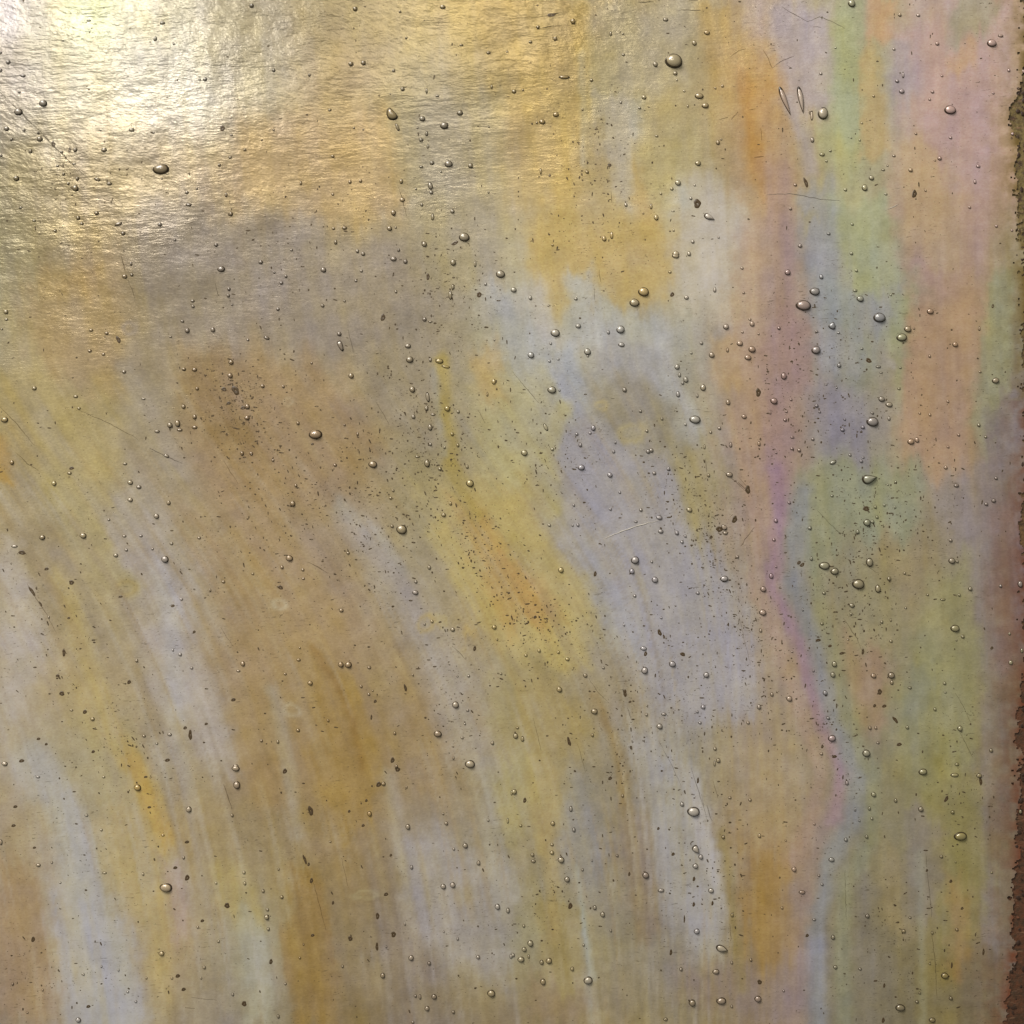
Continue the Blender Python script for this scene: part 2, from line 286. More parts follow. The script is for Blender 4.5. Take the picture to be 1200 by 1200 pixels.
# raised seed bubbles read off the photograph, per 300 px tile at 4x: (x, y, rx, ry[, turn degrees[, kind]])
# kind: 'o' round seed, 't' teardrop, 'k' kidney, 'd' dark burst pit
TILES = {
(0,0):"755,793,40,27;202,484,21,18;86,524,22,18;186,651,15,14;353,882,17,16;38,292,13,10;30,603,14,11;2,330,10,11;2,247,8,8;488,703,14,11;353,703,11,11;617,609,14,10;142,709,11,11;326,704,7,14,0,d;761,108,14,9;1180,27,12,11;416,96,12,6;962,372,11,10;936,373,6,5;108,355,13,7;1043,601,13,14,0,d;1085,634,9,6;76,836,15,14;54,653,9,9;90,431,9,7;876,903,10,9;923,884,6,6;1060,914,8,12;885,960,16,8;750,1053,12,10;577,1094,12,10;1013,1148,11,9;1082,1003,11,12;366,1022,11,11;383,1049,11,8;453,999,12,10;97,973,11,6;160,1034,10,6;258,1083,10,8;820,1126,8,7;556,1050,20,9,20;456,841,17,8,-25;512,861,14,8;288,713,9,8;347,768,10,5;269,778,10,6;1079,738,9,7;1028,773,9,8;1148,702,8,8;728,182,10,12;816,206,7,6;362,838,10,10;320,860,8,8;298,816,9,8;178,622,8,8;250,675,12,14,0,d;112,610,9,8;296,190,5,5;471,610,5,5;720,622,6,5;758,838,5,5;5,730,6,8",
(300,0):"465,42,12,12;675,54,7,7;704,177,7,7;445,300,13,12;503,295,13,12;83,330,9,9;250,352,7,8;645,331,9,8;687,418,11,10;800,426,6,14;850,450,9,6;637,537,34,23,-48,k;663,597,8,20,20;956,530,14,13;780,557,15,13;883,589,20,18;800,627,8,13;774,656,11,10;806,687,6,12;825,764,12,11;903,769,20,18;1006,777,12,13;867,805,7,5;360,733,9,7;210,858,7,11;440,853,9,9;490,848,9,9;360,911,8,7;681,850,9,13;686,937,13,12;644,997,13,14;626,1071,13,12;655,1067,6,6;363,1071,9,7;415,1068,13,9;373,1135,9,12;475,1177,9,10;502,1190,11,10;818,872,12,20,20;822,902,11,10;777,960,8,9;828,1018,8,18;921,991,11,11;976,1112,27,22;789,1145,13,14;932,1140,20,8,30,d;875,32,13,11;1090,247,11,8;1178,243,6,5;1105,407,6,10;963,211,10,6;83,610,6,6;346,516,9,7;460,600,6,6;502,608,6,5;28,657,6,6;750,886,6,6;166,1172,8,6;668,1172,7,10;1090,902,6,6;775,782,10,7;757,600,6,4;630,440,4,4;1092,595,5,5",
(600,0):"758,287,43,37;286,101,13,14;203,182,11,11;87,197,10,8;122,127,10,9;185,70,24,8,8,d;914,153,15,11;855,202,11,13;765,344,11,11;672,302,12,13;773,376,5,5;10,429,12,10;52,422,6,6;245,362,27,10;372,376,9,9;619,456,12,12;206,537,14,13;142,571,15,13;116,575,6,6;877,450,22,15;906,495,17,14;986,403,7,8;953,413,6,6;807,428,7,5;824,497,5,8;598,506,9,7;510,480,6,8;463,158,7,12;520,160,6,6;720,92,14,9;522,257,9,7;330,514,6,6;965,668,10,12;980,653,6,5;872,765,15,13;352,806,9,9;135,802,6,15;458,775,9,9,0,d;177,823,7,7,0,d;778,857,15,14;749,885,9,9;856,868,6,6;698,908,7,6;868,955,20,22,0,d;925,1018,28,16,-25,t;676,1020,12,14;652,968,7,14;534,960,8,10;615,1000,6,5;678,638,9,6;432,1118,11,14;467,1103,8,18;189,1149,6,6;847,1133,9,9;768,1190,17,14;830,1190,10,12;757,1080,6,6;755,990,9,4;968,1113,6,6;838,930,8,8",
(900,0):"392,16,18,20;617,70,9,9;704,72,10,8;793,205,10,10;1048,203,24,19;1090,168,14,8;590,231,8,7;605,380,10,9;633,352,6,16;627,428,13,12;770,430,9,9;757,466,7,7;853,516,30,22;80,475,78,15,-68,t;155,470,72,15,-80,t;205,543,7,25;258,532,25,32;208,656,9,14;254,724,14,9;292,706,7,7;274,755,7,6;855,645,9,8;693,626,7,7;804,742,11,11;782,752,6,5;668,797,11,11;485,834,13,12;540,796,10,6;560,777,6,5;453,880,14,17;363,889,9,8;686,908,12,20,0,d;738,893,6,6;128,866,9,8;178,857,9,26,25,d;553,910,8,6;395,1051,8,7;284,1095,10,8;150,1152,11,10;391,1188,9,8;970,852,7,12;945,972,8,7;815,356,7,6;495,450,7,7;430,657,6,6;440,577,6,5;105,978,8,8;316,224,6,5;1145,628,9,9;1070,1060,8,8;1143,1080,7,7;1196,335,6,10;390,645,5,5;248,345,8,7;985,780,11,8;590,730,9,7;1128,330,8,9;1055,437,7,6",
(0,300):"1037,62,19,15;585,96,13,11;618,88,9,8;615,37,8,9;28,262,13,11;30,298,10,6;8,343,8,5;500,362,11,8;427,348,12,7;555,392,10,19,35,d;421,445,11,8;485,461,10,7;581,543,12,8;161,620,13,10;672,670,11,5;22,768,18,14;1083,498,13,12;1079,561,13,12;862,530,11,8;912,533,14,9;903,211,11,7;905,237,9,7;878,350,12,13;998,346,12,13;1070,186,9,9;1073,155,9,9;1088,228,6,7;855,306,10,6;860,706,11,11;912,754,11,12;796,793,14,13;832,785,14,17;842,815,15,7;912,803,15,8;1160,706,12,13;1158,759,13,11;1104,630,17,24,30,d;1072,690,12,8,0,d;1050,625,15,10,0,d;1135,925,10,12;1178,926,10,9;610,1062,14,11;610,1143,14,10;790,1157,11,11;253,1066,13,12;335,995,13,8,0,d;325,1018,12,7;56,968,12,11;736,822,14,7;780,937,16,8,-25;355,659,13,7;924,622,10,8;585,974,12,6;650,1083,14,9;370,714,10,6;1140,712,15,9,0,d;1162,393,8,6;800,379,8,5",
(300,300):"22,29,12,10;85,77,7,6;119,126,10,9;140,95,8,8;316,65,14,13;494,70,9,7;468,116,8,6;645,14,15,12;701,26,11,12;924,31,14,16;1027,37,7,16;1146,85,23,19;1076,132,8,8;1046,181,13,13,0,d;923,145,8,14;911,184,9,23;806,97,9,16,0,d;656,167,7,8;312,233,10,9;103,249,9,9;595,288,12,18,0,d;790,297,11,11;818,308,10,5;390,365,12,11;395,418,13,28,25,k;415,211,6,7;50,384,16,8,-20;712,422,15,11;721,486,18,16;817,487,8,11;860,493,20,12;890,519,22,7,-10;446,562,14,13;733,626,15,15;805,662,10,25,8;799,714,10,13;738,754,10,10;830,743,13,6;816,803,11,17;897,716,14,14;948,730,8,8;1084,648,6,12;1115,590,10,14;128,612,8,8;31,610,11,9;260,502,7,6;197,784,9,9;280,837,33,23;265,882,8,6,0,d;415,792,6,6;476,835,7,9;548,977,22,17;802,972,14,20;862,998,10,9;817,883,9,8;757,941,14,5;883,898,7,7;946,887,8,10;920,835,9,10;371,980,10,8;1003,1066,20,18;172,1161,14,14;911,1160,8,10;187,1076,8,8;643,1100,7,7;631,1135,9,7;990,988,8,10;1117,394,5,5;80,958,8,7",
(600,300):"617,168,27,23;574,219,25,20;767,0,18,12;8,159,14,13;86,196,9,11;170,232,6,6;299,200,10,8;740,75,9,7;751,180,11,12,0,d;818,195,12,10;311,328,13,12;452,358,8,10;203,361,23,19;509,345,20,20;513,416,16,11;89,465,16,15;354,449,17,17;355,469,6,6;176,493,8,7;217,484,7,6;181,410,7,7;774,520,12,14;785,558,8,12;815,580,12,15;800,595,8,9;778,648,10,15;896,617,13,17;1003,332,14,14;1068,410,15,13;1125,438,18,16;1106,476,17,13;936,464,14,14;888,408,9,9;1010,441,7,12;840,455,7,6;1125,318,12,14;1115,297,8,6;187,628,22,18;222,630,6,6;528,628,11,12;602,728,8,8;703,763,7,9;632,820,8,8;858,767,28,20;813,790,7,7;158,803,9,20,25;381,807,11,14;303,835,9,8;366,830,8,7;58,923,17,15;320,886,9,11;189,906,9,8;484,874,6,8;476,917,8,9;638,917,11,10;653,911,11,11;667,1018,10,9;733,998,9,10;1019,1025,17,13;325,992,17,14;459,1027,13,12;921,1028,8,10;1013,686,11,14;1088,753,13,11;972,807,9,9;931,826,8,7;1025,885,8,14;1155,640,14,20,0,d;1105,1095,14,20,0,d;832,1190,14,12;1158,880,8,13;289,1168,7,7;461,1187,8,7;604,1190,9,9;505,1108,7,7;950,158,8,14;1085,172,7,7;1078,57,8,7;1080,357,7,6;1155,365,6,6;868,655,7,10;902,895,6,12",
(900,300):"92,77,14,15;219,167,26,19;250,98,10,12;166,232,38,26;432,201,18,15;414,68,8,8;522,289,31,24;655,343,18,16;684,339,6,7;627,382,26,20;300,327,18,17,40,k;330,360,8,6;225,441,22,21;51,338,9,9;228,354,8,6;408,162,12,7;760,260,17,14;877,415,14,13;757,469,7,9;1054,235,8,12,0,d;990,340,6,12;333,513,11,11;472,490,18,10,-30,d;517,519,14,7;530,547,10,4;620,523,7,6;1067,584,18,15;994,543,7,6;74,563,14,18;28,680,18,16;108,673,7,7;80,768,10,9;86,729,7,6;228,702,10,9;533,671,16,13;568,697,18,12;490,777,30,24;568,762,8,11;490,736,9,6;445,803,11,9;350,815,11,9;360,766,7,6;614,622,9,6;843,682,7,7;711,737,7,6;759,744,7,8;988,792,9,10;893,838,8,8;1020,848,8,7;670,870,17,15;698,862,11,14;844,895,7,7;146,910,10,10;112,903,10,7;114,850,10,6;210,858,9,8;305,967,18,9,30;385,933,8,7;438,962,9,8;447,944,7,6;833,992,10,9;476,1045,38,26,15,t;883,1076,14,9;598,1059,6,7;1069,1042,9,8;1058,1147,12,10;1023,1163,10,9;300,1124,8,7;100,1156,9,8;503,1176,8,10;545,1168,7,7;460,1185,18,12,0,d;596,1178,6,7;563,1072,6,5;38,922,6,6;10,735,6,8;242,731,8,6;575,183,6,5;322,617,5,6;273,602,6,5;440,434,8,6",
(0,600):"198,119,15,12;390,111,17,14;103,190,18,11,-20,d;68,161,17,6;543,203,13,9;592,178,9,7;773,222,19,17;733,20,14,12;803,148,10,7;933,121,10,7;660,112,10,6;583,113,11,6;335,330,14,11,0,d;565,397,12,6,0,d;218,267,12,8,0,d;510,36,8,6;714,173,7,6;150,372,8,28,32,d;190,432,6,16,32,d;300,660,9,18,0,d;322,497,8,6,0,d;844,668,10,8;898,731,9,7;1138,711,12,13;1117,745,11,6;1047,327,10,7;640,697,9,8;290,851,14,11,0,d;398,937,11,11,0,d;434,970,12,9;605,797,10,11,0,d;270,767,10,7,0,d;1094,880,12,9,0,d;892,1045,10,24,0,d;868,1012,10,9,0,d;785,1163,13,9,0,d;735,1085,8,6;102,1166,14,9,0,d;22,1180,16,10;181,1063,10,7,0,d;217,1088,8,7,0,d;437,1123,9,8,0,d;675,1050,10,6;335,929,10,5;795,1043,12,7;967,993,9,7,0,d;810,440,10,8,0,d;850,409,9,6;985,367,6,8;910,562,8,8,0,d;228,493,6,6;1105,1190,14,8;1185,290,8,6;810,648,6,6",
(300,600):"683,82,27,23;638,67,9,8;157,217,18,15;122,259,9,9;220,271,9,7;222,312,9,6;115,354,16,9,-15,d;400,461,12,9;432,192,9,7;200,693,11,7;137,759,8,6;205,637,6,5;254,802,13,11;398,715,14,14;433,716,17,16;493,818,8,7;531,729,10,7;747,378,16,11;749,327,9,8;812,260,9,11;735,764,6,6;700,824,7,19,20,d;529,855,8,6;559,887,8,9,0,d;547,838,5,5;541,962,5,14,0,d;935,904,17,17;992,930,8,6;852,1040,20,16;1003,1182,25,20;1108,1083,9,10;979,993,6,6;966,1058,8,7;996,768,8,7;944,770,6,5;1148,758,7,6;1117,540,12,11;922,551,12,10;1025,640,8,14,0,d;825,513,8,8;790,526,7,6;863,516,8,5,0,d;880,14,12,10;1185,380,7,6,0,d;197,1023,11,8;650,1037,8,9;640,1163,10,14,0,d;925,1153,6,9;102,1077,8,9;25,1072,8,7;658,1192,8,8;338,978,7,7;1130,597,6,6",
(600,600):"577,226,20,19;562,278,13,14;655,233,7,7;670,318,16,15;229,272,14,14;390,290,8,14,0,d;575,393,9,8;691,27,15,10;580,45,10,6;697,91,14,10;309,61,8,9;283,63,6,6;773,98,11,11;812,113,7,8;797,140,9,8;933,118,9,9,0,d;972,80,18,14,20,d;995,72,16,12,-30,k;1000,98,14,9;1043,35,13,18,-30,d;1178,362,15,14;1175,471,18,15;995,313,20,15;871,380,10,8;1056,210,9,8;1165,556,8,9;692,566,10,16,20,d;712,585,6,12,20,d;699,496,7,6;752,713,17,15;622,743,16,18;617,640,16,10;626,665,9,13,0,d;911,764,14,14;800,667,14,10,-40,d;222,832,14,14;260,690,11,9;127,650,9,9;65,672,9,7;344,767,11,10;217,657,8,8;386,935,17,14;377,1046,8,9;267,1075,8,22,15,d;896,914,12,11;868,936,7,7;1158,914,11,12;1107,988,9,8;692,1005,15,14;712,948,14,7;630,950,8,8;530,850,9,18,0,d;553,890,8,6,0,d;952,1110,9,9;967,1165,11,12;950,1180,6,14;17,1050,12,14;49,1064,9,14;25,1012,9,6;175,62,9,7;525,530,6,6;108,493,9,8,0,d;428,730,8,7;881,988,9,7",
(900,600):"37,41,11,10;28,130,9,8;196,75,11,10;464,50,18,18;490,45,10,9;511,24,8,9;420,93,10,11;856,133,9,9;264,252,28,19;312,278,20,18;476,236,18,22;423,338,31,25;515,360,14,20;568,313,11,10;862,229,17,15;887,232,8,8;145,238,12,9,30,d;160,248,10,14,-40,d;203,219,8,11;393,438,13,11;389,478,7,6;640,287,8,7;948,360,11,11;897,389,8,8;1090,347,9,9;1182,338,13,17;877,546,23,18;913,584,10,9;883,601,6,5;15,300,11,14;38,257,6,6;253,523,9,8;262,380,10,8;533,515,8,8;576,507,5,9;290,628,10,7,0,d;235,601,14,8,0,d;345,663,13,7,0,d;376,597,6,5;445,655,7,16,0,d;577,606,9,7;645,449,7,6;820,410,14,6;748,388,7,6;1138,706,11,13;1132,571,8,8;1050,638,9,9,0,d;1190,650,8,14;311,713,13,15;304,763,12,14;268,848,12,12;213,744,6,6;495,768,14,12;578,766,18,16;580,799,9,12;524,843,12,14,0,d;665,824,11,7;828,803,9,8;831,845,7,6;18,855,9,10;100,875,15,14;113,655,6,5;500,908,8,9,0,d;545,910,12,8,0,d;597,975,8,20,35,d;282,966,9,8;478,1012,9,10;505,1012,8,8;653,1010,9,9;300,1061,19,17;255,1100,7,10,0,d;250,1133,9,8;312,1147,13,8,0,d;461,1131,20,18;615,1090,14,9,0,d;900,1015,13,14;783,925,8,9;1046,1118,10,10;1130,930,10,24,38,d;515,1082,9,6;886,1183,12,8;163,458,5,9",
(0,900):"645,92,18,16;1105,2,20,14;1110,80,18,19;885,194,14,15;72,181,11,8,0,d;64,270,12,8,0,d;5,348,8,14;162,373,9,6,0,d;876,347,12,8,0,d;778,561,32,22;877,515,12,15,0,d;821,468,11,8,0,d;670,497,7,8;1064,645,14,13,0,d;1143,490,9,8;1147,541,8,9;1012,540,7,6;155,803,10,14,0,d;757,870,14,12;833,975,12,10,0,d;860,1038,11,9,0,d;806,985,7,6;1144,1106,13,13,0,d;948,717,10,8,0,d;926,747,8,6;1023,813,8,7;957,936,9,8;391,967,7,6;414,1118,11,8,0,d;636,1095,8,6;367,1181,14,12;555,948,6,6;598,1050,8,5;700,184,10,6,0,d;683,42,10,6,0,d;405,222,10,6;475,290,8,6;282,537,7,5;180,455,13,8;243,442,7,6;490,492,12,5;763,315,10,5;200,1040,6,6;59,1012,8,7;128,1146,7,5;348,111,10,4,0,d;178,42,12,5;486,42,9,5;685,985,7,6;942,986,6,6;1090,1062,8,8;475,930,6,6;860,420,8,8;1088,222,8,8",
(300,900):"135,15,11,13,0,d;575,77,13,13,0,d;597,74,12,10;663,6,14,12,0,d;256,201,13,24,10,d;532,215,12,13;437,203,7,8,0,d;517,153,7,8,0,d;502,270,9,8,0,d;712,276,12,14;892,260,10,9;877,215,6,6;1088,245,7,8;1180,248,6,14;981,364,13,13;927,380,7,7;1043,445,10,12;729,465,9,11;632,409,7,8,0,d;878,555,14,13;922,548,14,14;229,430,7,26,18,d;247,452,7,10,0,d;105,475,6,7;260,528,9,14,0,d;120,605,10,9;33,577,8,10;50,700,13,13;53,665,9,7;57,755,9,9;610,592,12,10,0,d;570,694,10,16,0,d;1132,650,13,15;1181,668,10,14;645,780,13,14,0,d;442,800,12,12,0,d;567,838,8,20,0,d;610,838,6,7;265,785,10,8,0,d;727,890,13,14;812,915,10,10;1041,886,11,10;945,800,7,8;594,973,12,14;70,908,9,14,0,d;405,930,7,8;205,890,7,6;835,1072,14,13;802,1127,12,13;747,1068,8,8;769,1073,7,13;925,1143,9,9;137,1012,8,6;1103,1056,20,18;104,1165,8,10;735,1192,8,7;1195,882,8,12;222,827,5,6;880,767,5,6;705,90,6,6;361,632,6,10,0,d;698,732,6,7;1198,118,5,12;348,345,7,5",
(600,900):"851,205,32,24;797,170,11,11;863,383,24,18,-50,t;885,417,12,12;860,460,14,13;853,520,7,12,0,d;10,112,13,13;60,152,9,14,0,d;276,192,9,15;191,260,12,11;290,290,9,12;187,359,10,7;187,397,12,10;230,431,17,15;258,522,14,14;460,48,10,10,0,d;627,503,17,16;686,284,7,8,0,d;755,404,9,9,0,d;933,575,14,12;990,324,9,10;1160,318,9,11;1021,139,9,7;1116,150,9,7;699,574,16,9;852,640,7,12,0,d;940,635,6,12,0,d;1032,690,8,11;866,766,14,14;425,687,12,14;388,655,10,12;273,647,11,16,0,d;86,822,15,16;57,850,12,12;42,897,17,14;5,876,9,10;78,884,6,10;55,740,8,8;335,830,7,7;985,848,32,19,-18,t;956,955,17,13;792,943,9,10;173,904,15,15;139,911,11,12;145,1002,14,16;282,942,10,11;357,996,22,20;1153,1083,18,16;981,1092,24,18;845,1101,17,17;1161,1004,12,12,0,d;1030,913,7,8;1120,900,7,9;96,407,10,9;100,437,13,8;40,270,9,7;720,1178,12,8;745,865,7,16,0,d;808,710,4,20,0,d;493,411,8,7;550,497,6,11,0,d;330,477,7,8;375,434,5,6;463,763,6,8;518,130,7,9;872,60,6,16,0,d;1030,1118,7,8",
(900,900):"726,18,21,16;370,70,9,12;495,124,13,12;598,153,9,10;716,193,13,13;865,207,10,10;836,145,9,16,-30,d;990,36,14,11;997,62,8,20,15,d;875,33,20,10;475,190,8,10;408,195,6,10;487,237,7,8;462,322,9,9;365,336,10,10;428,247,6,6;902,320,32,22;812,415,9,8;879,441,5,5;298,430,15,11;122,475,12,13;239,504,7,7;254,546,8,7;160,583,17,9;857,531,8,9,0,d;910,658,8,8,0,d;885,757,9,8;466,694,12,11;636,765,11,10;666,701,8,6;184,786,9,9,0,d;217,711,10,6;305,794,11,12;316,934,11,10;432,942,9,7;505,998,11,5,0,d;66,656,7,8;73,1045,7,6;829,974,19,15;862,925,5,16,0,d;1010,860,6,18,0,d;857,1080,10,9;711,1055,7,6;699,1096,10,8;620,1124,25,17;770,1182,17,12;540,1183,8,14,0,d;545,1020,6,12,0,d;1183,205,9,12;745,480,6,8,0,d;1048,490,7,6;770,773,7,9;758,918,5,6;217,263,7,6;83,340,6,5",
}
# hairline scratches and pull marks: photo-pixel paths, half width px, kind
SCRATCH = [
 ([(-4,104),(20,128),(45,152),(68,176),(88,195),(106,212)],1.0,'d'),([(142,300),(144,308),(147,318)],.9,'d'),([(150,328),(154,338),(158,350)],.6,'d'),
 ([(92,480),(130,497),(162,515)],.7,'d'),([(-3,474),(20,497),(40,522)],.9,'d'),([(18,530),(32,543),(45,551)],.8,'d'),([(175,525),(196,535),(213,543)],1.0,'d'),
 ([(252,332),(254,340),(256,347)],.7,'d'),([(262,540),(270,553),(279,566)],.7,'d'),([(466,216),(472,236),(477,254)],.7,'d'),([(408,386),(411,400),(414,413)],.7,'d'),
 ([(361,658),(372,664),(384,671)],1.0,'d'),([(32,684),(42,701),(55,720),(66,742)],.8,'d'),([(258,735),(266,747),(274,758)],.6,'d'),
 ([(530,757),(538,764),(546,773)],.8,'d'),([(262,919),(267,934),(272,948)],1.0,'d'),
 ([(366,1030),(374,1060),(382,1090)],.6,'d'),([(224,1168),(240,1171),(254,1172)],.6,'d'),([(216,1181),(228,1182)],.5,'d'),
 ([(709,631),(728,623),(748,616),(776,609)],.8,'l'),([(600,435),(616,454),(632,473)],.8,'d'),([(696,337),(697,351)],.7,'d'),([(702,316),(704,331)],.6,'d'),([(716,224),(717,237)],.9,'d'),
 ([(894,58),(900,68),(905,79)],1.2,'d'),([(916,8),(930,16),(946,25),(951,24)],.9,'d'),([(951,24),(960,19),(974,25),(990,33)],.8,'d'),([(953,31),(962,32)],.7,'d'),
 ([(898,228),(925,227),(945,230),(965,234),(985,235)],.8,'d'),([(905,79),(918,70),(930,66)],.7,'d'),
 ([(857,140),(865,131)],.8,'d'),([(843,140),(853,137)],.6,'d'),([(856,66),(866,59),(874,57)],.8,'d'),([(798,11),(810,12),(821,12)],1.0,'d'),([(640,18),(656,15)],1.2,'d'),
 ([(632,33),(646,31),(658,30)],.7,'d'),([(748,3),(766,2)],.9,'d'),([(877,129),(885,127)],.7,'d'),([(884,184),(895,183)],.9,'d'),([(892,150),(893,164)],.7,'d'),([(806,1),(818,0)],.8,'d'),
 ([(988,724),(996,736),(1004,748),(1010,762)],.8,'d'),([(958,598),(970,611),(983,624),(992,627)],.8,'d'),([(1120,812),(1130,830),(1138,848)],.6,'d'),([(1124,856),(1132,872),(1140,888)],.8,'d'),
 ([(1086,1018),(1090,1050),(1092,1075)],.7,'d'),([(1092,1090),(1096,1130),(1098,1170)],.8,'d'),([(990,1020),(991,1050),(992,1078)],.5,'d'),([(810,900),(818,925),(826,950)],.8,'d'),
 ([(828,943),(831,953),(834,962)],1.0,'d'),([(822,930),(825,946),(828,960)],.6,'d'),([(772,868),(786,895),(798,920)],.6,'d'),([(855,1083),(857,1103)],.8,'d'),([(735,829),(741,846)],.6,'d'),
 ([(827,538),(828,553)],.7,'d'),([(845,550),(862,564),(876,578)],.7,'d'),([(866,560),(874,569),(880,580)],.6,'d'),([(868,640),(876,628),(884,618)],.8,'d'),([(715,466),(720,467)],.8,'d'),
 ([(865,565),(874,574)],.9,'d'),([(1040,245),(1052,240)],.5,'l'),([(1170,40),(1176,44)],.8,'d'),([(1085,1000),(1086,1016)],.5,'d'),([(676,870),(682,890),(686,905)],.5,'d'),([(625,842),(630,862),(634,880)],.5,'d'),
 ([(400,1005),(408,1040)],.5,'d'),([(922,76),(928,80)],.6,'d'),([(690,795),(700,810),(712,822)],.5,'d'),
 ([(836,915),(841,935)],.6,'d'),([(866,720),(872,750),(880,780)],.4,'d'),([(1010,660),(1030,672)],.4,'d'),([(560,480),(568,495)],.6,'d'),([(440,470),(450,486),(456,498)],.5,'d')]
# ------------------------------------------------------------------ helpers
def nodes(name):
    m = bpy.data.materials.new(name); m.use_nodes=True
    nt = m.node_tree; return m, nt, nt.nodes["Principled BSDF"]
def N(nt, t, **kw):
    n = nt.nodes.new(t)
    for k,v in kw.items():
        if k.startswith('i_'): n.inputs[k[2:].replace('_',' ')].default_value = v
        else: setattr(n,k,v)
    return n
def link(nt,a,b): nt.links.new(a,b)
def mapped_noise(nt, coord, sx, sy, rot=0, detail=3, rough=.55):
    """noise whose features are about sx by sy photo pixels"""
    mp = N(nt,'ShaderNodeMapping'); mp.inputs['Scale'].default_value=(1/(PX*sx),1/(PX*sy),1/(PX*30)); mp.vector_type='POINT'
    if rot:
        r = N(nt,'ShaderNodeMapping'); r.inputs['Rotation'].default_value=(0,0,math.radians(rot))
        link(nt,coord,r.inputs['Vector']); coord=r.outputs[0]
    link(nt,coord,mp.inputs['Vector'])
    n = N(nt,'ShaderNodeTexNoise'); n.inputs['Scale'].default_value=1; n.inputs['Detail'].default_value=detail; n.inputs['Roughness'].default_value=rough
    link(nt,mp.outputs[0],n.inputs['Vector']); return n.outputs['Fac']
def math_(nt, op, a, b=None, clamp=False):
    n = N(nt,'ShaderNodeMath',operation=op,use_clamp=clamp)
    for i,v in enumerate((a,b)):
        if v is None: continue
        if isinstance(v,(int,float)): n.inputs[i].default_value=v
        else: link(nt,v,n.inputs[i])
    return n.outputs[0]
def mixc(nt, fac, a, b, mode='MIX'):
    n = N(nt,'ShaderNodeMix',data_type='RGBA',blend_type=mode)
    for s,v in (('Factor',fac),('A',a),('B',b)):
        i = [q for q in n.inputs if q.name==s and q.enabled][0]
        if isinstance(v,(int,float)): i.default_value=v
        elif isinstance(v,tuple): i.default_value=v
        else: link(nt,v,i)
    return [q for q in n.outputs if q.enabled][0]
def ramp(nt, fac, lo, hi): 
    n = N(nt,'ShaderNodeMapRange',clamp=True); n.inputs['From Min'].default_value=lo; n.inputs['From Max'].default_value=hi
    link(nt,fac,n.inputs['Value']); return n.outputs[0]
def mesh_obj(name, mesh, mat, parent=None):
    o = bpy.data.objects.new(name, mesh); COL.objects.link(o)
    for m in (mat if isinstance(mat,(list,tuple)) else [mat]):
        if m and m.name not in [q.name for q in mesh.materials]: mesh.materials.append(m)
    if parent: o.parent = parent
    return o
def from_bm(name, bm, mat, parent=None, smooth=False):
    me = bpy.data.meshes.new(name); bm.to_mesh(me); bm.free()
    if smooth: me.polygons.foreach_set('use_smooth',[True]*len(me.polygons))
    return mesh_obj(name, me, mat, parent)

